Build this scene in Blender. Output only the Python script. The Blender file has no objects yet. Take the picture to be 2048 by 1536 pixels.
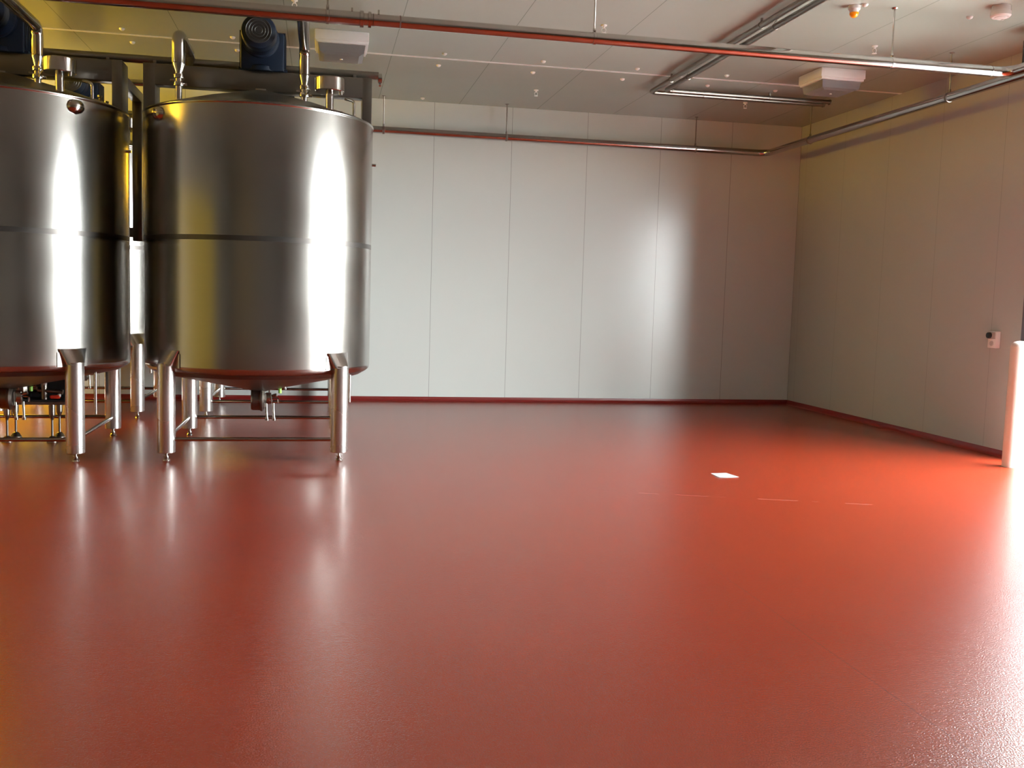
import bpy, bmesh, math, random
from mathutils import Vector, Matrix
C = bpy.data.collections.new('scene_objects'); bpy.context.scene.collection.children.link(C)
sc = bpy.context.scene
PI = math.pi
random.seed(4)

# ------------------------------------------------------------------ materials
def newmat(name):
    m = bpy.data.materials.new(name); m.use_nodes = True
    nt = m.node_tree; b = nt.nodes['Principled BSDF']
    return m, nt, b

def simple(name, col, rough=0.5, metal=0.0, noise=0.06, scale=30, bump=0.0, spec=0.5):
    m, nt, b = newmat(name)
    tc = nt.nodes.new('ShaderNodeTexCoord'); n = nt.nodes.new('ShaderNodeTexNoise')
    n.inputs['Scale'].default_value = scale; n.inputs['Detail'].default_value = 4
    nt.links.new(tc.outputs['Object'], n.inputs['Vector'])
    mx = nt.nodes.new('ShaderNodeMix'); mx.data_type = 'RGBA'
    mx.inputs[6].default_value = (*[c * (1 - noise) for c in col], 1)
    mx.inputs[7].default_value = (*[min(1, c * (1 + noise)) for c in col], 1)
    nt.links.new(n.outputs['Fac'], mx.inputs[0]); nt.links.new(mx.outputs[2], b.inputs['Base Color'])
    b.inputs['Roughness'].default_value = rough; b.inputs['Metallic'].default_value = metal
    b.inputs['Specular IOR Level'].default_value = spec
    if bump:
        bp = nt.nodes.new('ShaderNodeBump'); bp.inputs['Strength'].default_value = bump; bp.inputs['Distance'].default_value = 0.002
        nt.links.new(n.outputs['Fac'], bp.inputs['Height']); nt.links.new(bp.outputs['Normal'], b.inputs['Normal'])
    return m

def math_node(nt, op, a, b=None, c=None):
    n = nt.nodes.new('ShaderNodeMath'); n.operation = op
    for i, v in enumerate((a, b, c)):
        if v is None: continue
        if isinstance(v, (int, float)): n.inputs[i].default_value = v
        else: nt.links.new(v, n.inputs[i])
    return n.outputs[0]

def brushed(name, col, rough, aniso, streak=0.05):
    m, nt, b = newmat(name)
    tc = nt.nodes.new('ShaderNodeTexCoord'); mp = nt.nodes.new('ShaderNodeMapping')
    mp.inputs['Scale'].default_value = (1.5, 1.5, 260)
    nt.links.new(tc.outputs['Object'], mp.inputs['Vector'])
    n = nt.nodes.new('ShaderNodeTexNoise'); n.inputs['Scale'].default_value = 1.0; n.inputs['Detail'].default_value = 5
    nt.links.new(mp.outputs['Vector'], n.inputs['Vector'])
    n2 = nt.nodes.new('ShaderNodeTexNoise'); n2.inputs['Scale'].default_value = 1.6; n2.inputs['Detail'].default_value = 1
    nt.links.new(tc.outputs['Object'], n2.inputs['Vector'])
    mx = nt.nodes.new('ShaderNodeMix'); mx.data_type = 'RGBA'
    mx.inputs[6].default_value = (*[c * (1 - streak) for c in col], 1)
    mx.inputs[7].default_value = (*[min(1, c * (1 + streak)) for c in col], 1)
    nt.links.new(n.outputs['Fac'], mx.inputs[0]); nt.links.new(mx.outputs[2], b.inputs['Base Color'])
    b.inputs['Metallic'].default_value = 1
    r = math_node(nt, 'MULTIPLY_ADD', n2.outputs['Fac'], 0.10, rough - 0.05)
    nt.links.new(r, b.inputs['Roughness'])
    b.inputs['Anisotropic'].default_value = aniso
    t = nt.nodes.new('ShaderNodeTangent'); t.direction_type = 'RADIAL'; t.axis = 'Z'
    nt.links.new(t.outputs['Tangent'], b.inputs['Tangent'])
    # slight sheet waviness of rolled plate
    bp = nt.nodes.new('ShaderNodeBump'); bp.inputs['Strength'].default_value = 0.10; bp.inputs['Distance'].default_value = 0.008
    nt.links.new(n2.outputs['Fac'], bp.inputs['Height']); nt.links.new(bp.outputs['Normal'], b.inputs['Normal'])
    return m

def panel_mat(name, col, rough, axis, origin, pitch, width=0.006, groove=0.45, axis2=None):
    """painted sandwich panel with joint lines every <pitch> along one axis"""
    m, nt, b = newmat(name)
    g = nt.nodes.new('ShaderNodeNewGeometry'); s = nt.nodes.new('ShaderNodeSeparateXYZ')
    nt.links.new(g.outputs['Position'], s.inputs[0])
    v = s.outputs[axis]
    f = math_node(nt, 'DIVIDE', math_node(nt, 'SUBTRACT', v, origin), pitch)
    d = math_node(nt, 'ABSOLUTE', math_node(nt, 'SUBTRACT', math_node(nt, 'FRACT', math_node(nt, 'ADD', f, 0.5)), 0.5))
    mask = math_node(nt, 'LESS_THAN', d, width / 2 / pitch)
    n = nt.nodes.new('ShaderNodeTexNoise'); n.inputs['Scale'].default_value = 0.9; n.inputs['Detail'].default_value = 3
    nt.links.new(g.outputs['Position'], n.inputs['Vector'])
    mx = nt.nodes.new('ShaderNodeMix'); mx.data_type = 'RGBA'
    mx.inputs[6].default_value = (*[c * 0.97 for c in col], 1); mx.inputs[7].default_value = (*[min(1, c * 1.03) for c in col], 1)
    nt.links.new(n.outputs['Fac'], mx.inputs[0])
    m2 = nt.nodes.new('ShaderNodeMix'); m2.data_type = 'RGBA'
    nt.links.new(mask, m2.inputs[0]); nt.links.new(mx.outputs[2], m2.inputs[6]); m2.inputs[7].default_value = (*[c * groove for c in col], 1)
    nt.links.new(m2.outputs[2], b.inputs['Base Color'])
    b.inputs['Roughness'].default_value = rough
    # faint oil-canning of the thin steel skin
    n3 = nt.nodes.new('ShaderNodeTexNoise'); n3.inputs['Scale'].default_value = 1.6; n3.inputs['Detail'].default_value = 1
    nt.links.new(g.outputs['Position'], n3.inputs['Vector'])
    bp = nt.nodes.new('ShaderNodeBump'); bp.inputs['Strength'].default_value = 0.25; bp.inputs['Distance'].default_value = 0.01
    nt.links.new(n3.outputs['Fac'], bp.inputs['Height']); nt.links.new(bp.outputs['Normal'], b.inputs['Normal'])
    return m

def floor_mat():
    m, nt, b = newmat('red_resin_floor')
    g = nt.nodes.new('ShaderNodeNewGeometry'); s = nt.nodes.new('ShaderNodeSeparateXYZ')
    nt.links.new(g.outputs['Position'], s.inputs[0])
    n = nt.nodes.new('ShaderNodeTexNoise'); n.inputs['Scale'].default_value = 135; n.inputs['Detail'].default_value = 3
    nt.links.new(g.outputs['Position'], n.inputs['Vector'])
    nl = nt.nodes.new('ShaderNodeTexNoise'); nl.inputs['Scale'].default_value = 1.3; nl.inputs['Detail'].default_value = 6
    nt.links.new(g.outputs['Position'], nl.inputs['Vector'])
    mx = nt.nodes.new('ShaderNodeMix'); mx.data_type = 'RGBA'
    mx.inputs[6].default_value = (*FLOOR_A, 1); mx.inputs[7].default_value = (*FLOOR_B, 1)
    nt.links.new(nl.outputs['Fac'], mx.inputs[0])
    # cold joint along the room at x = 2.34 and pale scuffs in a row across it
    j = math_node(nt, 'LESS_THAN', math_node(nt, 'ABSOLUTE', math_node(nt, 'SUBTRACT', s.outputs[0], math_node(nt, 'MULTIPLY_ADD', nl.outputs['Fac'], 0.03, 2.318))), 0.0045)
    m2 = nt.nodes.new('ShaderNodeMix'); m2.data_type = 'RGBA'
    nt.links.new(math_node(nt, 'MULTIPLY', j, 0.22), m2.inputs[0]); nt.links.new(mx.outputs[2], m2.inputs[6]); m2.inputs[7].default_value = (0.12, 0.012, 0.008, 1)
    ns = nt.nodes.new('ShaderNodeTexNoise'); ns.inputs['Scale'].default_value = 3.1; ns.inputs['Detail'].default_value = 5
    nt.links.new(g.outputs['Position'], ns.inputs['Vector'])
    line = math_node(nt, 'SUBTRACT', s.outputs[1], math_node(nt, 'MULTIPLY_ADD', s.outputs[0], -0.31, 8.41))
    near = math_node(nt, 'LESS_THAN', math_node(nt, 'ABSOLUTE', line), 0.015)
    on = math_node(nt, 'GREATER_THAN', ns.outputs['Fac'], 0.50)
    inx = math_node(nt, 'MULTIPLY', math_node(nt, 'GREATER_THAN', s.outputs[0], 2.3), math_node(nt, 'LESS_THAN', s.outputs[0], 4.7))
    sc_ = math_node(nt, 'MULTIPLY', math_node(nt, 'MULTIPLY', near, on), math_node(nt, 'MULTIPLY', inx, 0.09))
    m3 = nt.nodes.new('ShaderNodeMix'); m3.data_type = 'RGBA'
    nt.links.new(sc_, m3.inputs[0]); nt.links.new(m2.outputs[2], m3.inputs[6]); m3.inputs[7].default_value = (0.7, 0.55, 0.5, 1)
    nt.links.new(m3.outputs[2], b.inputs['Base Color'])
    r = math_node(nt, 'MULTIPLY_ADD', nl.outputs['Fac'], 0.02, FLOOR_R)
    nt.links.new(r, b.inputs['Roughness'])
    b.inputs['Specular IOR Level'].default_value = FLOOR_S
    b.inputs['Coat Weight'].default_value = 0.18; b.inputs['Coat Roughness'].default_value = 0.17; b.inputs['Coat IOR'].default_value = 1.5
    h = math_node(nt, 'SUBTRACT', math_node(nt, 'MULTIPLY', n.outputs['Fac'], 1.0), math_node(nt, 'MULTIPLY', j, 1.2))
    bp = nt.nodes.new('ShaderNodeBump'); bp.inputs['Strength'].default_value = 1.0; bp.inputs['Distance'].default_value = 0.0019
    nt.links.new(h, bp.inputs['Height']); nt.links.new(bp.outputs['Normal'], b.inputs['Normal'])
    return m

def emis(name, col, strength, stripes=None):
    m, nt, b = newmat(name)
    b.inputs['Base Color'].default_value = (*[c * 0.28 for c in col], 1); b.inputs['Roughness'].default_value = 0.4
    b.inputs['Emission Strength'].default_value = strength
    g = nt.nodes.new('ShaderNodeNewGeometry'); s = nt.nodes.new('ShaderNodeSeparateXYZ'); nt.links.new(g.outputs['Position'], s.inputs[0])
    f = math_node(nt, 'FRACT', math_node(nt, 'DIVIDE', s.outputs[stripes or 0], 0.19))
    ov = math_node(nt, 'GREATER_THAN', f, 0.8)
    mx = nt.nodes.new('ShaderNodeMix'); mx.data_type = 'RGBA'
    mx.inputs[6].default_value = (*col, 1); mx.inputs[7].default_value = (*[c * 0.7 for c in col], 1)
    nt.links.new(ov, mx.inputs[0]); nt.links.new(mx.outputs[2], b.inputs['Emission Color'])
    return m

FLOOR_A = (0.23, 0.023, 0.007); FLOOR_B = (0.27, 0.029, 0.009); FLOOR_R = 0.255; FLOOR_S = 0.48
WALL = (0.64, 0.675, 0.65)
M = {}
M['floor'] = floor_mat()
M['wall_back'] = panel_mat('painted_panel_back', WALL, 0.21, 0, 0.4225, 1.153)
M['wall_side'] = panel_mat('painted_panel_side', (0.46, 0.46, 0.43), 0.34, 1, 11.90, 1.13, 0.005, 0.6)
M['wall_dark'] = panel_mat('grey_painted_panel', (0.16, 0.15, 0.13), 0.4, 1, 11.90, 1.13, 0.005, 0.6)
M['ceiling'] = panel_mat('painted_panel_ceiling', (0.37, 0.40, 0.355), 0.20, 0, 0.768, 1.1625)
M['cove'] = simple('red_cove', (0.17, 0.008, 0.006), 0.35)
M['shell'] = brushed('brushed_stainless', (0.43, 0.415, 0.395), 0.20, 0.5)
M['shell2'] = brushed('weld_polished_stainless', (0.11, 0.10, 0.095), 0.30, 0.5)
M['roof'] = brushed('brushed_roof_stainless', (0.30, 0.275, 0.24), 0.30, 0.3)
M['leg'] = brushed('satin_leg_stainless', (0.62, 0.60, 0.58), 0.26, 0.6)
M['tube'] = simple('polished_stainless_tube', (0.48, 0.46, 0.44), 0.16, 1.0, 0.03, 8)
M['dull'] = simple('dull_stainless', (0.24, 0.215, 0.19), 0.35, 1.0, 0.08, 14)
M['frame'] = simple('frame_stainless', (0.15, 0.135, 0.12), 0.30, 1.0, 0.06, 12)
M['blue'] = simple('dark_blue_paint', (0.0025, 0.006, 0.014), 0.42, 0, 0.15, 20, spec=0.22)
M['black'] = simple('black_rubber', (0.012, 0.012, 0.014), 0.45)
M['white'] = simple('white_enamel', (0.82, 0.83, 0.82), 0.3, 0, 0.02)
M['bollard'] = simple('cream_white_paint', (0.80, 0.77, 0.70), 0.35, 0, 0.03)
M['paper'] = simple('white_paper', (0.88, 0.9, 0.92), 0.6, 0, 0.02)
M['grey'] = simple('grey_plastic', (0.45, 0.42, 0.40), 0.4)
M['dark_metal'] = simple('dark_door_frame', (0.10, 0.09, 0.11), 0.4)
M['concrete'] = simple('pale_concrete', (0.70, 0.69, 0.67), 0.8, 0, 0.1, 3)
M['redplastic'] = simple('red_plastic', (0.75, 0.04, 0.015), 0.3)
M['green'] = simple('lime_plastic', (0.35, 0.75, 0.12), 0.3)
M['orange'] = simple('amber_lens', (0.95, 0.30, 0.01), 0.2)
YELLOW = (1.0, 0.66, 0.06)
M['curtain_back'] = emis('yellow_strip_curtain_back', YELLOW, 0.7, 0)
M['reflection_panel'] = emis('added_yellow_reflection', (0.9, 0.66, 0.12), 0.12, 1)  # weak yellow glow, added for the front tank to reflect
M['added_amber_glow'] = emis('added_amber_glow', (1.0, 0.60, 0.03), 34.0, 0)  # invented amber source, added to turn the ceiling yellow
M['added_amber_glow_left'] = emis('added_amber_glow_left', (1.0, 0.60, 0.03), 48.0, 1)  # second invented amber source, for the ceiling on the left
gm, nt, b = newmat('prismatic_diffuser'); b.inputs['Base Color'].default_value = (0.93, 0.94, 0.95, 1)
b.inputs['Transmission Weight'].default_value = 0.75; b.inputs['Roughness'].default_value = 0.35; b.inputs['IOR'].default_value = 1.3
tcn = nt.nodes.new('ShaderNodeTexCoord'); vor = nt.nodes.new('ShaderNodeTexVoronoi'); vor.inputs['Scale'].default_value = 60
nt.links.new(tcn.outputs['Object'], vor.inputs['Vector']); bpn = nt.nodes.new('ShaderNodeBump'); bpn.inputs['Strength'].default_value = 0.3; bpn.inputs['Distance'].default_value = 0.004
nt.links.new(vor.outputs['Distance'], bpn.inputs['Height']); nt.links.new(bpn.outputs['Normal'], b.inputs['Normal'])
M['diffuser'] = gm

# ------------------------------------------------------------------ mesh helpers
def bx(bm, x0, x1, y0, y1, z0, z1, bev=0.0):
    vs = [bm.verts.new(p) for p in ((x0, y0, z0), (x1, y0, z0), (x1, y1, z0), (x0, y1, z0), (x0, y0, z1), (x1, y0, z1), (x1, y1, z1), (x0, y1, z1))]
    fs = [bm.faces.new([vs[i] for i in q]) for q in ((0, 3, 2, 1), (4, 5, 6, 7), (0, 1, 5, 4), (1, 2, 6, 5), (2, 3, 7, 6), (3, 0, 4, 7))]
    if bev:
        es = set(e for f in fs for e in f.edges)
        bmesh.ops.bevel(bm, geom=list(es), offset=bev, segments=2, affect='EDGES', profile=0.5)

def lathe(bm, prof, cx=0, cy=0, seg=32, axis='Z', origin=(0, 0, 0)):
    """revolve (r, h) profile about an axis through origin; support rings keep long flat runs flat-shaded"""
    full = [prof[0]]
    for (r0, h0), (r1, h1) in zip(prof, prof[1:]):
        L = math.hypot(r1 - r0, h1 - h0)
        if L > 0.04:
            e = 0.006 / L
            if r0 > 1e-5: full.append((r0 + (r1 - r0) * e, h0 + (h1 - h0) * e))
            if r1 > 1e-5: full.append((r1 - (r1 - r0) * e, h1 - (h1 - h0) * e))
        full.append((r1, h1))
    prof = full
    rings = []
    for r, h in prof:
        ring = []
        n = 1 if r < 1e-6 else seg
        for i in range(n):
            a = 2 * PI * i / seg
            u, v = r * math.cos(a), r * math.sin(a)
            if axis == 'Z': p = (cx + u, cy + v, h)
            elif axis == 'Y': p = (origin[0] + u, origin[1] + h, origin[2] + v)
            else: p = (origin[0] + h, origin[1] + u, origin[2] + v)
            ring.append(bm.verts.new(p))
        rings.append(ring)
    for a, b_ in zip(rings, rings[1:]):
        for i in range(seg):
            j = (i + 1) % seg
            if len(a) == 1 and len(b_) == 1: continue
            if len(a) == 1: f = (a[0], b_[i], b_[j])
            elif len(b_) == 1: f = (a[i], a[j], b_[0])
            else: f = (a[i], a[j], b_[j], b_[i])
            try: bm.faces.new(f)
            except ValueError: pass
    for ring in (rings[0], rings[-1]):
        if len(ring) > 1:
            try: bm.faces.new(ring)
            except ValueError: pass

def fillet(pts, rad, n=7):
    pts = [Vector(p) for p in pts]; out = [pts[0]]
    for i in range(1, len(pts) - 1):
        a, p, c = pts[i - 1], pts[i], pts[i + 1]
        d1 = (a - p).normalized(); d2 = (c - p).normalized()
        ang = d1.angle(d2)
        if ang > 3.1: out.append(p); continue
        t = min(rad / math.tan(ang / 2), (a - p).length * 0.49, (c - p).length * 0.49)
        s, e = p + d1 * t, p + d2 * t
        rr = t * math.tan(ang / 2); cen = p + (d1 + d2).normalized() * (rr / math.sin(ang / 2))
        for k in range(n + 1):
            f = k / n
            v1, v2 = s - cen, e - cen
            om = v1.angle(v2)
            out.append(cen + (v1 * math.sin((1 - f) * om) + v2 * math.sin(f * om)) / math.sin(om))
    out.append(pts[-1]); return out

def tube(bm, pts, r, seg=16, caps=True):
    """sweep a circle; r may be a list per point"""
    pts = [Vector(p) for p in pts]
    rs = r if isinstance(r, (list, tuple)) else [r] * len(pts)
    T = []
    for i in range(len(pts)):
        a = pts[max(i - 1, 0)]; c = pts[min(i + 1, len(pts) - 1)]
        T.append((c - a).normalized())
    up = Vector((0, 0, 1)) if abs(T[0].z) < 0.9 else Vector((1, 0, 0))
    n = T[0].cross(up).normalized(); rings = []
    for i, p in enumerate(pts):
        if i: 
            n = (n - T[i] * n.dot(T[i])).normalized()
        b_ = T[i].cross(n)
        rings.append([bm.verts.new(p + (n * math.cos(2 * PI * k / seg) + b_ * math.sin(2 * PI * k / seg)) * rs[i]) for k in range(seg)])
    for a, b_ in zip(rings, rings[1:]):
        for i in range(seg): bm.faces.new((a[i], a[(i + 1) % seg], b_[(i + 1) % seg], b_[i]))
    if caps: bm.faces.new(rings[0][::-1]); bm.faces.new(rings[-1])

def obj(name, bm, mat, parent=None, smooth=True, angle=35):
    bmesh.ops.recalc_face_normals(bm, faces=bm.faces[:])
    me = bpy.data.meshes.new(name); bm.to_mesh(me); bm.free()
    me.materials.append(mat)
    if smooth:
        for p in me.polygons: p.use_smooth = True
        me.set_sharp_from_angle(angle=math.radians(angle))
    o = bpy.data.objects.new(name, me); C.objects.link(o)
    if parent: o.parent = parent
    return o

def tag(o, label, cat, group=None):
    o['label'] = label; o['category'] = cat
    if group: o['group'] = group
    return o
def thing(name, label, cat, loc=(0, 0, 0), group=None):
    o = bpy.data.objects.new(name, None); C.objects.link(o); o.location = loc; o.empty_display_size = 0.1
    return tag(o, label, cat, group)
def struct(name, bm, mat, smooth=False):
    o = obj(name, bm, mat, None, smooth); o['kind'] = 'structure'; return o
def B(): return bmesh.new()
def copy_tree(o, parent=None):
    c = o.copy(); C.objects.link(c); c.parent = parent
    for ch in [x for x in C.objects if x.parent == o]: copy_tree(ch, c)
    return c
def recenter(o, loc):
    """give a one-mesh thing its origin at its own base"""
    o.data.transform(Matrix.Translation(-Vector(loc))); o.location = loc

# ------------------------------------------------------------------ the room
X, D, H = 7.342, 14.362, 4.359
XL, YB = -7.6, -5.0
DY0, DY1, DZ = 4.6, 9.1, 3.55            # roller-door opening in the right wall
TW = 0.30
bm = B(); bx(bm, XL, X + TW, YB, D, -0.2, 0); struct('floor', bm, M['floor'])
bm = B(); bx(bm, XL - 0.2, X + TW, YB - 0.2, D + 0.2, H, H + 0.2); struct('ceiling', bm, M['ceiling'])
# back wall with a curtained doorway at the far left
BX0, BX1, BZ = -6.2, -3.5, 2.9
GX1, GZ0, GZ1 = -4.45, 3.1, 4.15      # opening for an added amber glow panel that tints the ceiling
bm = B(); bx(bm, XL - 0.2, XL + 0.2, D, D + 0.2, -0.2, H); bx(bm, XL + 0.2, BX0, D, D + 0.2, -0.2, 2.9); bx(bm, BX1, X + TW, D, D + 0.2, -0.2, H); bx(bm, XL + 0.2, GX1, D, D + 0.2, GZ1, H); bx(bm, BX0, GX1, D, D + 0.2, BZ, GZ0); bx(bm, XL + 0.2, BX0, D, D + 0.2, 2.9, GZ0); bx(bm, GX1, BX1, D, D + 0.2, BZ, H); struct('wall_back', bm, M['wall_back'])
bm = B(); bx(bm, XL - 0.2, XL, YB - 0.2, 8.6, -0.2, H); bx(bm, XL - 0.2, XL, 13.2, D, -0.2, H); bx(bm, XL - 0.2, XL, 8.6, 13.2, -0.2, 3.3); bx(bm, XL - 0.2, XL, 8.6, 13.2, 4.1, H); struct('wall_left', bm, M['wall_dark'])
bm = B(); bx(bm, XL - 0.18, XL - 0.16, 8.6, 13.2, 3.3, 4.1); struct('added_glow_panel_left', bm, M['added_amber_glow_left'])  # unseen glowing panel, added to throw yellow onto the left ceiling
# right wall: big doorway plus a narrow slot window
WY0, WY1 = 1.80, 1.94
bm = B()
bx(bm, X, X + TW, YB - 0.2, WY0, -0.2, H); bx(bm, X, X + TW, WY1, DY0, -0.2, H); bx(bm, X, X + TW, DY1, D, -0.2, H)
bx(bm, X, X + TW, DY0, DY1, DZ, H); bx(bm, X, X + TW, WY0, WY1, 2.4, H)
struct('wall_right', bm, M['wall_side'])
bm = B(); bx(bm, XL, X + TW, YB - 0.2, YB, -0.2, H); struct('wall_front', bm, M['wall_dark'])
# coved skirting of the same red resin
def cove_run(name, p0, p1, nx, ny):
    prof = [(0, 0), (0.055, 0), (0.035, 0.006), (0.018, 0.018), (0.008, 0.038), (0.006, 0.067), (0, 0.067)]
    bm = B(); ends = []
    for p in (p0, p1): ends.append([bm.verts.new((p[0] + nx * a, p[1] + ny * a, z + 0.0005)) for a, z in prof])
    n = len(prof)
    for i in range(n): bm.faces.new((ends[0][i], ends[0][(i + 1) % n], ends[1][(i + 1) % n], ends[1][i]))
    bm.faces.new(ends[0]); bm.faces.new(ends[1][::-1])
    return struct(name, bm, M['cove'], True)
cove_run('baseboard_back', (BX1, D), (X, D), 0, -1)
cove_run('baseboard_right', (X, DY1), (X, D), -1, 0)
cove_run('baseboard_left', (XL, 8.2), (XL, D), 1, 0)
# white joint strip across the ceiling
bm = B(); bx(bm, XL, X, 11.68, 11.725, H - 0.006, H); struct('trim_1', bm, M['white'])
bm = B(); bx(bm, XL, X, 5.2, 5.245, H - 0.006, H); struct('trim_2', bm, M['white'])
# dark steel jambs of the doorway
bm = B()
bx(bm, X - 0.02, X + TW + 0.02, DY1 - 0.10, DY1 + 0.04, 0, DZ + 0.1); bx(bm, X - 0.02, X + TW + 0.02, DY0 - 0.04, DY0 + 0.10, 0, DZ + 0.1); bx(bm, X - 0.02, X + TW + 0.02, DY0 + 0.1, DY1 - 0.1, DZ - 0.06, DZ + 0.1)
struct('door_1', bm, M['dark_metal'])
bm = B(); bx(bm, XL, XL + 0.05, 1.6, 8.2, 0, 3.1); struct('added_reflection_panel', bm, M['reflection_panel'])  # unseen panel, added to give the front tank a yellow reflection
bm = B(); bx(bm, BX0, BX1, D + 0.08, D + 0.10, 0, BZ); struct('door_2', bm, M['curtain_back'])
bm = B(); bx(bm, XL + 0.2, GX1, D + 0.08, D + 0.10, GZ0, GZ1); struct('added_glow_panel_back', bm, M['added_amber_glow'])  # glowing panel added behind the tanks to warm the ceiling
bm = B(); bx(bm, X + 0.1, X + 0.16, WY0, WY0 + 0.01, 0, 2.4); bx(bm, X + 0.1, X + 0.16, WY1 - 0.01, WY1, 0, 2.4); struct('window_1', bm, M['dark_metal'])
# unseen baffle added round the doorway to cut grazing light into the corner
bm = B(); XS = X + TW
bx(bm, XS, XS + 1.0, DY1, DY1 + 0.5, 0, DZ + 0.5); bx(bm, XS, XS + 1.0, DY0 - 0.5, DY0, 0, DZ + 0.5); bx(bm, XS, XS + 1.0, DY0, DY1, DZ, DZ + 0.5)
struct('added_light_baffle', bm, M['black'])
# yard outside
bm = B(); bx(bm, X + TW, X + 30, -25, 40, -0.25, -0.05); struct('ground', bm, M['concrete'])

# ------------------------------------------------------------------ tanks
R_, ZB, ZT = 1.09, 0.845, 3.225
def ring_pts(r, z, seg): return [(r * math.cos(2 * PI * i / seg), r * math.sin(2 * PI * i / seg), z) for i in range(seg)]

def clamp_prof(r): return [(r, -0.022), (r + 0.014, -0.018), (r + 0.017, 0), (r + 0.014, 0.018), (r, 0.022)]

def make_tank():
    t = thing('mixing_tank', '', 'tank')
    # shell: straight wall with rolled lower knuckle and a top lip
    bm = B(); lathe(bm, [(R_ - 0.03, ZB - 0.035), (R_ - 0.008, ZB - 0.015), (R_, ZB + 0.02), (R_, 1.4), (R_, 1.98), (R_, ZT - 0.012), (R_ + 0.006, ZT - 0.006), (R_ + 0.006, ZT + 0.004), (R_ - 0.02, ZT + 0.012)], seg=128)
    obj('shell', bm, M['shell'], t, angle=60)
    bm = B(); lathe(bm, [(R_ + 0.0008, 2.018), (R_ + 0.0008, 2.064)], seg=128)
    w = obj('weld_band', bm, M['shell2'], t); w['label'] = 'dull dark weld seam band'
    bm = B(); lathe(bm, [(R_ - 0.02, ZT + 0.012), (R_ - 0.05, ZT + 0.03), (0.62, ZT + 0.16), (0.15, ZT + 0.285), (0.13, ZT + 0.29), (0.13, ZT + 0.305), (0, ZT + 0.305)], seg=96)
    obj('roof', bm, M['roof'], t)
    bm = B(); lathe(bm, [(R_ - 0.03, ZB - 0.035), (R_ - 0.10, ZB - 0.075), (0.12, 0.585), (0.07, 0.57), (0, 0.57)], seg=96)
    obj('bottom_cone', bm, M['dull'], t)
    # legs, feet, gussets
    for sx in (-1, 1):
        for sy in (-1, 1):
            lx, ly = sx * 0.78, sy * 0.805
            d = Vector((-lx, -ly, 0)).normalized()
            bm = B(); seg = 28
            rings = []
            for (r, z, off, tilt) in ((0.073, 0.075, 0, 0), (0.080, 0.08, 0, 0), (0.080, 0.09, 0, 0), (0.080, 0.885, 0, 0), (0.080, 0.895, 0, 0)):
                ring = []
                for k in range(seg):
                    a = 2 * PI * k / seg; u = Vector((math.cos(a), math.sin(a), 0)) * r
                    ring.append(bm.verts.new((lx + d.x * off + u.x, ly + d.y * off + u.y, z + tilt * u.dot(d))))
                rings.append(ring)
            for a, b_ in zip(rings, rings[1:]):
                for i in range(seg): bm.faces.new((a[i], a[(i + 1) % seg], b_[(i + 1) % seg], b_[i]))
            bm.faces.new(rings[0][::-1]); bm.faces.new(rings[-1])
            lg = obj('leg', bm, M['leg'], t, angle=50)
            # flared bracket lofted from the leg top out to the shell
            bm = B(); lat = Vector((-d.y, d.x, 0)); lo = []; hi = []; a0 = math.atan2(ly, lx)
            for k in range(seg):
                a = 2 * PI * k / seg; u = Vector((math.cos(a), math.sin(a), 0)) * 0.081
                lo.append(bm.verts.new((lx + u.x, ly + u.y, 0.875)))
                la, ra = u.dot(lat), u.dot(-d)
                aa = a0 - la * 1.65 / R_; rr = R_ + 0.006 + max(0, ra) * 0.12
                hi.append(bm.verts.new((rr * math.cos(aa), rr * math.sin(aa), 1.015)))
            for i in range(seg): bm.faces.new((lo[i], lo[(i + 1) % seg], hi[(i + 1) % seg], hi[i]))
            bm.faces.new(hi); bm.faces.new(lo[::-1])
            obj('leg_bracket', bm, M['leg'], lg, angle=50)
            bm = B(); lathe(bm, [(0.012, 0.08), (0.012, 0.045), (0.024, 0.044), (0.024, 0.03), (0.014, 0.028), (0.030, 0.012), (0.034, 0.0), (0, 0)], lx, ly, 16)
            obj('foot', bm, M['tube'], lg)
            # doubler plate behind the leg, following the shell
            a0 = math.atan2(ly, lx); bm = B(); n = 10; top = []; 
            for i in range(n + 1):
                a = a0 + (i / n - 0.5) * 0.26
                top.append([bm.verts.new(((R_ + q) * math.cos(a), (R_ + q) * math.sin(a), z)) for q, z in ((0.002, ZB + 0.01), (0.007, ZB + 0.01), (0.007, ZB + 0.14), (0.002, ZB + 0.14))])
            for a, b_ in zip(top, top[1:]):
                for k in range(4): bm.faces.new((a[k], a[(k + 1) % 4], b_[(k + 1) % 4], b_[k]))
            bm.faces.new(top[0]); bm.faces.new(top[-1][::-1])
            obj('doubler_plate', bm, M['shell'], lg)
    for (a, b_) in (((-0.78, -0.805), (0.78, -0.805)), ((-0.78, 0.805), (0.78, 0.805)), ((-0.78, -0.805), (-0.78, 0.805)), ((0.78, -0.805), (0.78, 0.805))):
        p, q = Vector((*a, 0.197)), Vector((*b_, 0.197)); u = (q - p).normalized() * 0.07
        bm = B(); tube(bm, [p + u, q - u], 0.019, 12); obj('stretcher', bm, M['tube'], t)
    # bridge over the roof carrying the agitator
    bm = B(); bx(bm, -1.07, 1.07, -0.12, 0.03, 3.505, 3.70, 0.006); obj('bridge_beam', bm, M['frame'], t, angle=30)
    for s, (p0, p1) in ((-1, (-1.085, -0.975)), (1, (0.975, 1.07))):
        bm = B(); bx(bm, p0, p1, -0.121, 0.16, 3.14, 3.702, 0.005); obj('bridge_post', bm, M['frame'], t, angle=30)
    # agitator drive
    bm = B(); lathe(bm, [(0.05, 3.46), (0.05, 3.52), (0.0, 3.52)], seg=20); lathe(bm, [(0.115, 3.455), (0.115, 3.475), (0.0, 3.475)], seg=28); obj('agitator_shaft', bm, M['tube'], t)
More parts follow.
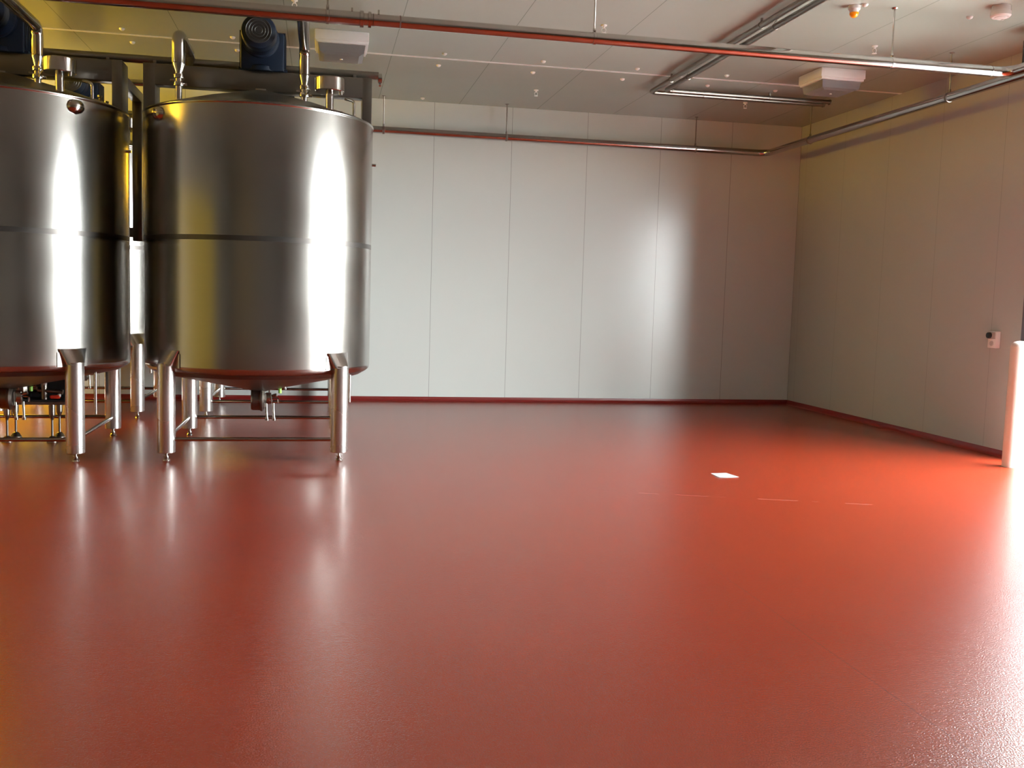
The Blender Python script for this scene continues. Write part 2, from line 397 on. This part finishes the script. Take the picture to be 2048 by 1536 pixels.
    bm = B(); bx(bm, -0.19, 0.22, -0.16, 0.20, 3.70, 4.06, 0.02)
    for k in range(6): bx(bm, -0.20, 0.23, -0.12 + k * 0.055, -0.105 + k * 0.055, 3.73, 4.07)
    bx(bm, -0.21, 0.25, -0.13, 0.22, 3.70, 3.725, 0.004); lathe(bm, [(0.18, 3.70), (0.18, 3.74), (0.12, 3.78)], seg=24)
    gb = obj('gearbox', bm, M['blue'], t, angle=30)
    bm = B()
    prof = [(0.0, -0.50), (0.10, -0.50), (0.125, -0.49), (0.155, -0.475), (0.163, -0.45), (0.163, -0.36), (0.150, -0.358), (0.150, -0.352)]
    for k in range(11): prof += [(0.150, -0.35 + k * 0.014), (0.158, -0.348 + k * 0.014), (0.158, -0.342 + k * 0.014), (0.150, -0.340 + k * 0.014)]
    prof += [(0.175, -0.19), (0.175, -0.165), (0.12, -0.155), (0, -0.155)]
    lathe(bm, prof, seg=40, axis='Y', origin=(0.0, 0, 3.985))
    mo = obj('motor', bm, M['blue'], t, angle=40)
    bm = B()
    for k in range(4): lathe(bm, [(0.03 + 0.027 * k, -0.505), (0.034 + 0.027 * k, -0.508), (0.038 + 0.027 * k, -0.505)], seg=28, axis='Y', origin=(0, 0, 3.985))
    obj('fan_grille', bm, M['black'], mo)
    bm = B(); bx(bm, -0.07, 0.07, -0.33, -0.20, 4.12, 4.19, 0.008); obj('terminal_box', bm, M['blue'], mo)
    # spray-ball inlet: thin riser, clamp, reducer, wide riser, elbow and run forward to the header
    def roofz(x, y): return ZT + 0.28 * (1 - math.hypot(x, y) / R_) + 0.0
    def line_pipe(name, x, y, end, low=0.03, wide=0.05):
        z0 = roofz(x, y) - 0.02
        bm = B(); tube(bm, [(x, y, z0), (x, y, 3.52)], low, 16)
        tube(bm, [(x, y, 3.50), (x, y, 3.53), (x, y, 3.60), (x, y, 3.62)], [low, low, wide, wide], 18, False)
        tube(bm, fillet([(x, y, 3.61), (x, y, 3.866)] + end, 0.085), wide, 18)
        p = obj(name, bm, M['tube'], t, angle=50)
        bm = B()
        for z in (3.43, 3.50): lathe(bm, [(r, z + h) for r, h in clamp_prof(low)], x, y, 18)
        bx(bm, x + low, x + low + 0.045, y - 0.012, y + 0.012, 3.415, 3.44, 0.004); bx(bm, x - low - 0.045, x - low, y - 0.01, y + 0.01, 3.45, 3.47, 0.004)
        tube(bm, [(x + 0.03, y - 0.03, 3.44), (x + 0.055, y - 0.06, 3.47)], 0.007, 8)
        obj('clamp', bm, M['tube'], p)
        return p
    line_pipe('inlet_pipe', 0.42, -0.47, [(0.42, -1.57, 3.866)])
    line_pipe('return_pipe', -0.695, -0.60, [(-0.695, 0.05, 3.866), (-0.695, 0.15, 3.79)], 0.03, 0.058)
    # mushroom breather
    bm = B(); x, y = 0.655, -0.68
    lathe(bm, [(0.037, 3.22), (0.037, 3.43), (0.128, 3.432), (0.136, 3.44), (0.136, 3.55), (0.128, 3.558), (0, 3.562)], x, y, 36)
    br = obj('breather_vent', bm, M['tube'], t, angle=40)
    bm = B(); tube(bm, [(x + 0.1, y - 0.06, 3.44), (x + 0.1, y - 0.06, 3.40)], 0.018, 12); obj('drain_stub', bm, M['tube'], br)
    bm = B(); tube(bm, fillet([(0.885, -0.50, 3.19), (0.885, -0.50, 3.40), (0.80, -0.47, 3.42)], 0.04), 0.014, 12); obj('level_tube', bm, M['tube'], t)
    # manway
    bm = B(); lathe(bm, [(0.19, 3.20), (0.19, 3.37), (0.205, 3.372), (0.205, 3.392), (0.14, 3.42), (0, 3.432)], 0.62, 0.50, 32)
    mw = obj('manway', bm, M['dull'], t, angle=40)
    for k in range(4):
        a = PI / 4 + k * PI / 2; px, py = 0.62 + 0.215 * math.cos(a), 0.50 + 0.215 * math.sin(a)
        bm = B(); tube(bm, [(px, py, 3.33), (px, py, 3.43)], 0.010, 8); lathe(bm, [(0.010, 3.42), (0.022, 3.43), (0.022, 3.445), (0, 3.45)], px, py, 10); obj('wing_bolt', bm, M['tube'], mw)
    # outlet, valve, drain tubes
    bm = B(); tube(bm, fillet([(0, 0, 0.60), (0, 0, 0.50), (0.07, 0, 0.50)], 0.04), 0.04, 16)
    lathe(bm, [(0.0, -0.085), (0.105, -0.08), (0.115, -0.06), (0.115, 0.005), (0.125, 0.012), (0.125, 0.03), (0.09, 0.05), (0, 0.052)], seg=32, axis='X', origin=(-0.0, -0.02, 0.49))
    ov = obj('outlet_valve', bm, M['dull'], t, angle=40)
    bm = B(); bx(bm, 0.045, 0.125, -0.06, 0.02, 0.44, 0.555, 0.025); tube(bm, [(0.12, -0.02, 0.52), (0.17, -0.03, 0.535)], 0.016, 10); tube(bm, fillet([(0.12, -0.02, 0.50), (0.185, -0.03, 0.50), (0.185, -0.03, 0.45)], 0.02), 0.008, 8)
    obj('valve_body', bm, M['tube'], ov)
    bm = B(); tube(bm, [(0.095, -0.06, 0.56), (0.105, -0.07, 0.66)], 0.007, 8); obj('handle', bm, M['tube'], ov)
    for px in (0.066, 0.135):
        bm = B(); tube(bm, [(px, -0.04, 0.45), (px + 0.008, -0.05, 0.29)], 0.012, 12); lathe(bm, [(0.020, 0.275), (0.020, 0.30), (0.0, 0.30)], px + 0.008, -0.05, 14); obj('drain_tube', bm, M['tube'], ov)
    bm = B(); tube(bm, fillet([(0.20, 0, 0.63), (0.20, 0, 0.60), (0.24, 0, 0.60)], 0.02), 0.012, 10); smp = obj('sample_cock', bm, M['tube'], t)
    bm = B(); tube(bm, [(0.20, -0.02, 0.595), (0.20, -0.02, 0.55)], 0.017, 12); kb = obj('knob', bm, M['green'], smp); kb['label'] = 'lime green knob'
    bm = B(); tube(bm, [(1.05, 0.0, 2.873), (1.125, 0.0, 2.873)], 0.014, 12); obj('side_port', bm, M['tube'], t)
    bm = B(); tube(bm, [(0.88, -0.47, 0.86), (0.88, -0.47, 0.515)], 0.015, 12); obj('overflow_tube', bm, M['tube'], t)
    return t

def lug(parent, ang):
    """rounded lifting scoop welded just under the rim"""
    bm = B(); n, mrows = 14, 8
    rows = []
    for j in range(mrows + 1):
        v = j / mrows; row = []
        for i in range(n + 1):
            u = i / n * 2 - 1
            w = 0.08 * math.sqrt(max(0.0, 1 - (2 * v - 1) ** 2)) + 0.002
            a = ang + u * w / R_
            bulge = 0.05 * math.sqrt(max(0.0, 1 - (2 * v - 1) ** 2)) * math.sqrt(max(0.0, 1 - u * u))
            row.append(bm.verts.new(((R_ + 0.002 + bulge) * math.cos(a), (R_ + 0.002 + bulge) * math.sin(a), ZT - 0.015 - 0.135 * v)))
        rows.append(row)
    for a, b_ in zip(rows, rows[1:]):
        for i in range(n):
            try: bm.faces.new((a[i], a[i + 1], b_[i + 1], b_[i]))
            except ValueError: pass
    bm.faces.new(rows[0])
    bmesh.ops.remove_doubles(bm, verts=bm.verts[:], dist=0.0005)
    return obj('lifting_lug', bm, M['tube'], parent, angle=60)

tank2 = make_tank()
tank2.location = (-0.605, 10.075, 0)
spots = [(-2.95, 10.05), (-2.95, 13.10), (-0.605, 13.20)]
tank1 = copy_tree(tank2); tank1.location = (-2.94, 10.05, 0)
tank3 = copy_tree(tank2); tank3.location = (-2.95, 13.12, 0)
tank4 = copy_tree(tank2); tank4.location = (-0.605, 13.20, 0)
lug(tank2, math.radians(-90 - 52)); lug(tank1, math.radians(-90 + 47))
for o in [x for x in C.objects if x.parent in (tank3, tank4) and x.name.split('.')[0] in ('inlet_pipe', 'return_pipe')]:
    for ch in [x for x in C.objects if x.parent == o]: bpy.data.objects.remove(ch)
    bpy.data.objects.remove(o)
tank2['label'] = 'large brushed steel tank on legs, front right, fully in view beside the open floor'
tank1['label'] = 'large brushed steel tank at the left edge of the photo, partly cut off'
tank3['label'] = 'rear steel tank, only a bright strip seen in the gap between the two front tanks'
tank4['label'] = 'rear steel tank hidden behind the front right tank, only its legs seen below it'
for t in (tank1, tank2, tank3, tank4): t['group'] = 'stainless steel tanks'
# rear post and tie beam of the front left tank's bridge
bm = B(); bx(bm, 0.975, 1.07, 0.16, 0.98, 3.50, 3.60, 0.004); obj('tie_beam', bm, M['frame'], tank1, angle=30)
bm = B(); bx(bm, 0.975, 1.07, 0.88, 0.98, 2.06, 3.51, 0.004); bx(bm, 0.60, 1.0, 0.90, 0.96, 2.10, 2.20, 0.004); obj('bridge_post', bm, M['frame'], tank1, angle=30)
for ch in [x for x in C.objects if x.parent == tank1 and x.name.startswith('overflow_tube')]:
    ch.data = ch.data.copy()
    for v in ch.data.vertices:
        if v.co.z < 0.7: v.co.z -= 0.13

# ------------------------------------------------------------------ overhead pipework
def hanger(parent, x, y, zp, r, name='hanger'):
    bm = B(); tube(bm, [(x, y, zp + r + 0.005), (x, y, H)], 0.008, 8)
    lathe(bm, [(0.02, H - 0.012), (0.03, H - 0.002), (0, H - 0.002)], x, y, 12)
    bx(bm, x - 0.012, x + 0.012, y - 0.012, y + 0.012, zp + r, zp + r + 0.035, 0.003)
    return bm
def ring_at(bm, p, axis, r, w=0.016, t=0.006):
    prof = [(r, -w), (r + t, -w * 0.8), (r + t, w * 0.8), (r, w)]
    lathe(bm, prof, seg=24, axis=axis, origin=p)

mp = thing('stainless_pipe', 'long thick stainless pipe crossing the whole ceiling in front of the tanks', 'pipe', (2.0, 8.45, 3.862), 'overhead stainless pipes')
def rel(o, bm): bmesh.ops.translate(bm, verts=bm.verts[:], vec=-Vector(o.location)); return bm
ZM = 3.862
bm = B(); tube(bm, [(-7.5, 8.45, ZM), (0.30, 8.45, ZM)], 0.057, 28)
tube(bm, [(0.26, 8.45, ZM), (0.32, 8.45, ZM), (0.40, 8.45, ZM)], [0.057, 0.05, 0.05], 28)
tube(bm, fillet([(0.39, 8.45, ZM), (6.42, 8.45, ZM), (6.42, 7.6, ZM), (6.42, -2.0, ZM)], 0.13, 10), 0.050, 28)
obj('pipe_run', rel(mp, bm), M['tube'], mp, angle=40)
bm = B(); ring_at(bm, (0.30, 8.45, ZM), 'X', 0.055, 0.018, 0.012); ring_at(bm, (0.365, 8.45, ZM), 'X', 0.052, 0.015, 0.012)
obj('union', rel(mp, bm), M['tube'], mp)
for x in (0.22, 0.44):
    bm = B(); tube(bm, [(x, 8.45, ZM + 0.05), (x, 8.45, ZM + 0.085)], 0.008, 8); obj('stud', rel(mp, bm), M['tube'], mp)
for x in (0.62, 6.22):
    bm = B(); ring_at(bm, (x, 8.45, ZM), 'X', 0.049, 0.006, 0.003); obj('weld_ring', rel(mp, bm), M['dull'], mp)
for x in (-2.7, 0.02, 2.31, 5.18):
    bm = hanger(mp, x, 8.45, ZM, 0.05 if x > 0.3 else 0.057); ring_at(bm, (x, 8.45, ZM), 'X', 0.05 if x > 0.3 else 0.057, 0.014, 0.005)
    obj('hanger', rel(mp, bm), M['tube'], mp)
bm = hanger(mp, 6.42, 7.9, ZM, 0.05); ring_at(bm, (6.42, 7.9, ZM), 'Y', 0.05, 0.014, 0.005); obj('hanger', rel(mp, bm), M['tube'], mp)

wp = thing('stainless_pipe', 'stainless pipe running along the back wall and turning along the right wall below the ceiling', 'pipe', (3.0, 14.13, 3.88), 'overhead stainless pipes')
ZW = 3.885
bm = B(); tube(bm, fillet([(-6.5, 14.13, ZW), (6.66, 14.13, ZW), (6.66, 3.0, ZW)], 0.16, 10), 0.050, 24)
obj('pipe_run', rel(wp, bm), M['tube'], wp, angle=40)
for x in (-1.2, 0.83, 2.60, 5.50):
    bm = hanger(wp, x, 14.13, ZW, 0.05); ring_at(bm, (x, 14.13, ZW), 'X', 0.05); obj('hanger', rel(wp, bm), M['dull'], wp)
for y in (12.78, 9.70, 6.5):
    bm = hanger(wp, 6.66, y, ZW, 0.05); ring_at(bm, (6.66, y, ZW), 'Y', 0.05); obj('hanger', rel(wp, bm), M['dull'], wp)

hp = thing('stainless_pipe', 'slim stainless pipe lying along the tops of the tank bridges, capped at its right end', 'pipe', (-1.0, 10.22, 3.77), 'overhead stainless pipes')
bm = B(); tube(bm, [(-7.0, 10.22, 3.785), (0.54, 10.22, 3.785)], 0.040, 20); obj('pipe_run', rel(hp, bm), M['dull'], hp)
bm = B(); ring_at(bm, (0.555, 10.22, 3.762), 'X', 0.030, 0.022, 0.020); tube(bm, [(0.555, 10.22, 3.72), (0.555, 10.20, 3.685)], 0.012, 8); tube(bm, [(0.54, 10.22, 3.762), (0.575, 10.22, 3.762)], 0.04, 16); obj('end_clamp', rel(hp, bm), M['tube'], hp)
for x in (0.30, -1.62, -2.05):
    bm = B(); ring_at(bm, (x, 10.22, 3.762), 'X', 0.035, 0.016, 0.006); bx(bm, x - 0.015, x + 0.015, 10.19, 10.25, 3.70, 3.73); obj('pipe_clip', rel(hp, bm), M['dull'], hp)

gp = thing('stainless_pipe', 'short length of pipe behind the tanks, seen through the gap between the bridge posts', 'pipe', (-2.5, 12.0, 3.95), 'overhead stainless pipes')
bm = B(); tube(bm, [(-5.0, 12.0, 3.90), (-1.2, 12.0, 3.90)], 0.035, 18); obj('pipe_run', rel(gp, bm), M['tube'], gp)
for x in (-4.2, -1.6):
    bm = hanger(gp, x, 12.0, 3.90, 0.035); obj('hanger', rel(gp, bm), M['dull'], gp)

# pair of small tubes on the ceiling
ZC = 4.29
def ceil_tube(label, x, y, xe, brs_y, brs_x):
    t = thing('ceiling_tube', label, 'pipe', (x, y, ZC), 'pair of slim ceiling tubes')
    bm = B(); tube(bm, fillet([(x, -2.0, ZC), (x, y, ZC), (xe, y, ZC)], 0.07, 8), 0.029, 18); obj('tube_run', rel(t, bm), M['dull'], t, angle=50)
    for yy in brs_y:
        bm = B(); ring_at(bm, (x, yy, ZC), 'Y', 0.029, 0.010, 0.005); bx(bm, x - 0.01, x + 0.01, yy - 0.01, yy + 0.01, ZC + 0.02, H); obj('pipe_clip', rel(t, bm), M['dull'], t)
    for xx in brs_x:
        bm = B(); ring_at(bm, (xx, y, ZC), 'X', 0.029, 0.010, 0.005); bx(bm, xx - 0.01, xx + 0.01, y - 0.01, y + 0.01, ZC + 0.02, H); obj('pipe_clip', rel(t, bm), M['dull'], t)
    bm = B(); ring_at(bm, (xe, y, ZC), 'X', 0.024, 0.010, 0.012); lathe(bm, [(0.036, 0.0), (0.036, 0.012), (0, 0.012)], seg=18, axis='X', origin=(xe, y, ZC)); obj('end_cap', rel(t, bm), M['dull'], t)
    return t
ceil_tube('slim ceiling tube of a pair, outer one, its corner bend nearest the back wall', 4.165, 12.37, 6.61, (3.0, 6.3, 9.1, 11.6), (4.9, 5.75))
ceil_tube('slim ceiling tube of a pair, inner one, nearer the camera along the cross run', 4.31, 12.20, 6.61, (3.0, 6.3, 9.1, 11.4), (4.40, 5.75))

# ------------------------------------------------------------------ ceiling things
def light_fixture(x0, x1, y0, y1, label):
    cx, cy = (x0 + x1) / 2, (y0 + y1) / 2
    t = thing('ceiling_light', label, 'ceiling light', (cx, cy, H), 'square ceiling lights')
    hx, hy = (x1 - x0) / 2, (y1 - y0) / 2
    bm = B(); bx(bm, -hx, hx, -hy, hy, -0.105, 0, 0.008)
    bx(bm, -hx + 0.012, hx - 0.012, -hy + 0.012, hy - 0.012, -0.13, -0.10, 0.006); obj('housing', bm, M['white'], t, angle=30)
    bm = B(); a = (hx - 0.035, hy - 0.035, -0.13); b_ = (hx - 0.05, hy - 0.05, -0.215); c = (hx - 0.10, hy - 0.10, -0.235)
    rings = [[bm.verts.new((sx * q[0], sy * q[1], q[2])) for sx, sy in ((-1, -1), (1, -1), (1, 1), (-1, 1))] for q in (a, b_, c)]
    for p, q in zip(rings, rings[1:]):
        for i in range(4): bm.faces.new((p[i], p[(i + 1) % 4], q[(i + 1) % 4], q[i]))
    bm.faces.new(rings[-1]); bm.faces.new(rings[0][::-1])
    d = obj('diffuser', bm, M['diffuser'], t, smooth=False); d['label'] = 'clear prismatic cover'
    bm = B(); lathe(bm, [(0.016, -0.236), (0.014, -0.245), (0, -0.247)], 0, 0, 12); obj('screw', bm, M['white'], t)
light_fixture(-0.105, 0.465, 10.80, 11.37, 'white square ceiling light with clear cover, right of the front tank motor')
light_fixture(5.675, 6.24, 10.70, 11.26, 'white square ceiling light near the right wall, above the end of the slim tubes')

names = ['first', 'second', 'third', 'fourth', 'fifth', 'sixth', 'seventh']
def cap(x, y, z=H, r=0.030):
    bm = B(); lathe(bm, [(r, 0), (r, -0.006), (r * 0.75, -0.018), (r * 0.3, -0.024), (0, -0.025)], 0, 0, 16)
    return bm
cap0 = None
rows = (('near', 11.45, [-2.157, -1.0, 1.356, 2.525, 3.68, 4.822]), ('far', 12.04, [-2.155, -1.0, 0.20, 1.356, 2.527, 3.679, 4.815, 5.75]))
for side, y, xs in rows:
    for i, x in enumerate(xs):
        if cap0 is None: o = cap0 = obj('fixing_cap', cap(0, 0), M['white'])
        else: o = cap0.copy(); C.objects.link(o)
        o.location = (x, y, H - 0.0005)
        tag(o, 'small white ceiling cap on the %s side of the white joint strip, %s from left' % (side, ['first', 'second', 'third', 'fourth', 'fifth', 'sixth', 'seventh', 'eighth'][i]), 'fixing cap', 'fixing caps along the ceiling joint')
for x, y, l in ((5.99, 8.49, 'small white ceiling cap beside the round smoke detector, upper right'), (4.86, 8.42, 'small white ceiling fixing cap just behind the amber beacon'), (1.371, 14.10, 'small white ceiling fixing cap close to the back wall, right of the tanks')):
    o = cap0.copy(); C.objects.link(o); o.location = (x, y, H - 0.0005); tag(o, l, 'fixing cap', 'fixing caps along the ceiling joint')

def sprinkler():
    t = thing('sprinkler', '', 'sprinkler')
    bm = B(); lathe(bm, [(0.032, 0), (0.030, -0.010), (0.012, -0.014), (0.012, -0.030), (0, -0.030)], 0, 0, 18); obj('escutcheon', bm, M['white'], t)
    bm = B()
    for s in (-1, 1): tube(bm, [(s * 0.010, 0, -0.028), (s * 0.022, 0, -0.045), (s * 0.018, 0, -0.065), (0, 0, -0.078)], 0.0035, 8)
    obj('frame_arms', bm, M['white'], t)
    bm = B(); lathe(bm, [(0, -0.074), (0.024, -0.076), (0.026, -0.080), (0, -0.082)], 0, 0, 18); obj('deflector', bm, M['white'], t)
    return t
s0 = sprinkler()
for i, (x, y, l) in enumerate(((2.775, 9.79, 'white ceiling sprinkler head just behind the second hanger of the thick pipe, upper centre'), (2.79, 13.05, 'white ceiling sprinkler head near the back wall, in the middle of the ceiling'), (5.74, 9.70, 'white ceiling sprinkler head above the thick pipe, left of the right wall'), (5.725, 12.90, 'white ceiling sprinkler head just below the end of the slim tubes near the corner'), (-0.289, 9.84, 'white ceiling sprinkler head at the top edge of the photo above the tanks'))):
    o = s0 if i == 0 else copy_tree(s0)
    o.location = (x, y, H); tag(o, l, 'sprinkler', 'ceiling sprinkler heads')

t = thing('alarm_beacon', 'white round ceiling beacon with an amber lens at the upper right', 'beacon', (4.80, 8.50, H))
bm = B(); lathe(bm, [(0.055, 0), (0.055, -0.03), (0.042, -0.045), (0.040, -0.06), (0, -0.06)], 0, 0, 24); obj('base', bm, M['white'], t)
bm = B(); lathe(bm, [(0.040, -0.06), (0.040, -0.075), (0.030, -0.095), (0.012, -0.105), (0, -0.106)], 0, 0, 24); l = obj('lens', bm, M['orange'], t); l['label'] = 'amber lens'
t = thing('smoke_detector', 'large round white smoke detector on the ceiling at the top right corner', 'smoke detector', (6.05, 8.13, H))
bm = B(); lathe(bm, [(0.080, 0), (0.080, -0.045), (0.088, -0.05), (0.088, -0.085), (0.075, -0.10), (0, -0.10)], 0, 0, 32); obj('body', bm, M['white'], t)
bm = B(); lathe(bm, [(0.055, -0.10), (0.055, -0.104), (0.03, -0.116), (0, -0.118)], 0, 0, 24); s_ = obj('sensor_chamber', bm, M['white'], t)
bm = B(); lathe(bm, [(0.016, -0.116), (0.014, -0.121), (0, -0.121)], 0.02, 0, 12); obj('status_lamp', bm, M['grey'], s_)
# black equipment box at the door head
t = thing('door_motor', 'black box of the door drive hanging at the right edge under the ceiling', 'door motor', (X, 9.30, 4.0))
bm = B(); bx(bm, -0.555, 0.0, -0.82, -0.54, 0.03, 0.27, 0.01); obj('casing', bm, M['black'], t)
bm = B(); bx(bm, -0.50, -0.46, -0.71, -0.65, 0.27, 0.359); bx(bm, -0.10, -0.06, -0.71, -0.65, 0.27, 0.359); obj('bracket', bm, M['dark_metal'], t)

# ------------------------------------------------------------------ things on walls and floor
t = thing('bollard', 'white round steel bollard standing beside the doorway at the right edge', 'bollard', (6.975, 8.70, 0))
bm = B(); lathe(bm, [(0.093, 0.001), (0.093, 1.235), (0.085, 1.262), (0.06, 1.283), (0.025, 1.292), (0, 1.294)], 0, 0, 48); obj('post', bm, M['bollard'], t, angle=40)
bm = B()
for a in (-1.75, -1.45): lathe(bm, [(0.006, -0.094), (0.0, -0.096)], seg=8, axis='Y', origin=(0.093 * math.cos(a) * 0.9, 0, 0.045))
obj('bolt', bm, M['dark_metal'], t)
t = thing('switch_box', 'grey wall switch and socket box with a round black knob on the right wall', 'switch box', (X, 9.55, 1.18))
bm = B(); bx(bm, -0.052, 0, -0.07, 0.07, 0, 0.185, 0.006); obj('box', bm, M['white'], t, angle=30)
bm = B(); bx(bm, -0.060, -0.050, -0.055, 0.055, 0.100, 0.175, 0.003); obj('cover_plate', bm, M['grey'], t, angle=30)
bm = B(); lathe(bm, [(0.032, -0.088), (0.034, -0.06), (0.026, -0.055)], seg=20, axis='X', origin=(0, 0.028, 0.138)); k_ = obj('knob', bm, M['black'], t); k_['label'] = 'round black knob'
bm = B(); lathe(bm, [(0.0, -0.062), (0.026, -0.062), (0.030, -0.052)], seg=20, axis='X', origin=(0, 0, 0.05)); obj('socket', bm, M['grey'], t)
# sheet of paper lying on the floor
bm = B(); P4 = [(3.585, 8.445), (3.772, 8.452), (3.765, 8.216), (3.575, 8.223)]
P4 = [(3.585, 8.445), (3.748, 8.462), (3.772, 8.222), (3.577, 8.215)]
n = 6; grid = []
for i in range(n + 1):
    row = []
    for j in range(n + 1):
        u, v = i / n, j / n
        x = (P4[0][0] * (1 - u) + P4[1][0] * u) * (1 - v) + (P4[3][0] * (1 - u) + P4[2][0] * u) * v
        y = (P4[0][1] * (1 - u) + P4[1][1] * u) * (1 - v) + (P4[3][1] * (1 - u) + P4[2][1] * u) * v
        row.append(bm.verts.new((x, y, 0.0025 + 0.005 * (u - 0.5) ** 2 * 4 * v)))
    grid.append(row)
for i in range(n):
    for j in range(n): bm.faces.new((grid[i][j], grid[i + 1][j], grid[i + 1][j + 1], grid[i][j + 1]))
bmesh.ops.solidify(bm, geom=bm.faces[:], thickness=0.0012)
o = tag(obj('paper_sheet', bm, M['paper']), 'white sheet of paper lying alone on the red floor', 'paper'); recenter(o, (3.67, 8.33, 0.0))

# pump skid below the front left tank
t = thing('pump_skid', 'dark motor pump on a low skid under the left tank, with a small red part', 'pump', (-2.95, 10.55, 0))
bm = B(); bx(bm, -0.75, 0.48, -0.17, -0.11, 0.375, 0.415, 0.004); bx(bm, -0.75, 0.48, 0.11, 0.17, 0.375, 0.415, 0.004)
for x in (-0.7, -0.1, 0.42): bx(bm, x - 0.03, x + 0.03, -0.11, 0.11, 0.38, 0.41)
obj('base_frame', bm, M['dull'], t, angle=30)
bm = B(); bx(bm, -0.85, 0.47, 0.06, 0.34, 0.42, 0.83, 0.02); obj('housing', bm, M['black'], t, angle=30)
bm = B(); bx(bm, -0.80, 0.49, -0.17, 0.30, 0.40, 0.425, 0.004); obj('drip_tray', bm, M['black'], t, angle=30)
for x in (-0.66, -0.12, 0.30):
    for y in (-0.14, 0.14):
        bm = B(); lathe(bm, [(0.032, 0.375), (0.030, 0.27), (0.012, 0.22), (0.012, 0.06), (0.03, 0.05), (0.055, 0.012), (0.055, 0.0), (0, 0)], x, y, 14); obj('foot', bm, M['dull'], t)
bm = B(); prof = [(0, -0.62), (0.095, -0.615), (0.105, -0.60), (0.105, -0.52), (0.095, -0.515)]
for k in range(9): prof += [(0.093, -0.51 + k * 0.03), (0.105, -0.508 + k * 0.03), (0.105, -0.500 + k * 0.03), (0.093, -0.498 + k * 0.03)]
prof += [(0.12, -0.22), (0.12, -0.19), (0.06, -0.17), (0.06, -0.06), (0, -0.06)]
lathe(bm, prof, seg=28, axis='X', origin=(0, 0, 0.53)); bx(bm, -0.5, -0.28, -0.06, 0.06, 0.41, 0.46); pm = obj('pump_motor', bm, M['blue'], t, angle=40)
bm = B(); bx(bm, -0.45, -0.32, -0.05, 0.05, 0.62, 0.68, 0.008); obj('terminal_box', bm, M['blue'], pm)
bm = B(); lathe(bm, [(0, -0.08), (0.10, -0.075), (0.12, -0.05), (0.12, 0.03), (0.09, 0.06), (0.045, 0.07), (0.045, 0.15), (0.065, 0.15), (0.065, 0.17), (0, 0.17)], seg=32, axis='X', origin=(0, 0, 0.53)); tube(bm, fillet([(0.0, 0.0, 0.62), (0.0, 0.0, 0.70), (0.25, -0.1, 0.72)], 0.05), 0.03, 14)
bx(bm, -0.05, 0.04, -0.05, 0.05, 0.41, 0.46); ph = obj('pump_head', bm, M['dull'], t, angle=40)
bm = B(); tube(bm, [(0.22, -0.10, 0.42), (0.22, -0.10, 0.60)], 0.03, 14); tube(bm, [(0.16, -0.10, 0.52), (0.40, -0.12, 0.50)], 0.024, 12); obj('suction_tube', bm, M['dull'], t)
bm = B(); bx(bm, 0.29, 0.38, -0.19, -0.12, 0.44, 0.475, 0.008); rp = obj('isolator_handle', bm, M['redplastic'], t); rp['label'] = 'small bright red handle'
bm = B(); lathe(bm, [(0.0, 0.49), (0.016, 0.485), (0.016, 0.46), (0, 0.46)], 0.375, -0.16, 12); obj('indicator', bm, M['white'], t)
bm = B(); lathe(bm, [(0.0, 0.60), (0.018, 0.595), (0.018, 0.57), (0, 0.57)], 0.235, -0.13, 12); obj('gauge', bm, M['white'], t)
for x in (-0.22, -0.07):
    bm = B(); tube(bm, [(x, -0.15, 0.26), (x - 0.01, -0.15, 0.42)], 0.008, 8); obj('drain_tube', bm, M['tube'], t)

# ------------------------------------------------------------------ light
w = bpy.data.worlds.new('sky'); sc.world = w; w.use_nodes = True
nt = w.node_tree; bg = nt.nodes['Background']
bg.inputs['Color'].default_value = (0.93, 1.0, 1.0, 1); bg.inputs['Strength'].default_value = 60.0
def portal(x, yc, zc, sy, sz, name):
    l = bpy.data.lights.new(name, 'AREA'); l.shape = 'RECTANGLE'; l.size = sz; l.size_y = sy; l.cycles.is_portal = True
    o = bpy.data.objects.new(name, l); C.objects.link(o); o.location = (x, yc, zc); o.rotation_euler = (0, PI / 2, 0)
portal(X + TW - 0.01, (DY0 + DY1) / 2, DZ / 2, DY1 - DY0, DZ, 'doorway_portal')
portal(X + TW - 0.01, (WY0 + WY1) / 2, 1.2, WY1 - WY0, 2.4, 'slot_portal')

sun = bpy.data.lights.new('sun', 'SUN'); sun.energy = 190; sun.angle = math.radians(0.53); sun.color = (1.0, 0.97, 0.92)
so = bpy.data.objects.new('sun', sun); C.objects.link(so); so.location = (0, 20, 20)
so.rotation_euler = Vector((0.45, -0.35, -1.0)).to_track_quat('-Z', 'Y').to_euler()

# ------------------------------------------------------------------ camera
cam = bpy.data.cameras.new('camera'); co = bpy.data.objects.new('camera', cam); C.objects.link(co)
cam.sensor_width = 36; cam.sensor_fit = 'HORIZONTAL'; cam.lens = 34.1637; cam.clip_end = 200; cam.clip_start = 0.05
r, u, f = (0.981133, -0.191103, 0.029287), (-0.011346, 0.094308, 0.995478), (0.193, 0.977029, -0.09036)
co.matrix_world = Matrix(((r[0], u[0], -f[0], 0), (r[1], u[1], -f[1], 0), (r[2], u[2], -f[2], 1.6), (0, 0, 0, 1)))
sc.camera = co
sc.view_settings.view_transform = 'Standard'; sc.view_settings.look = 'None'; sc.view_settings.gamma = 1
sc.view_settings.use_curve_mapping = False; sc.view_settings.exposure = 0.0
sc.cycles.max_bounces = 10; sc.cycles.diffuse_bounces = 5; sc.cycles.glossy_bounces = 6; sc.cycles.transmission_bounces = 6
sc.cycles.use_denoising = True; sc.cycles.sample_clamp_indirect = 8.0
sc.cycles.caustics_reflective = True
sc.cycles.use_adaptive_sampling = True; sc.cycles.adaptive_threshold = 0.025
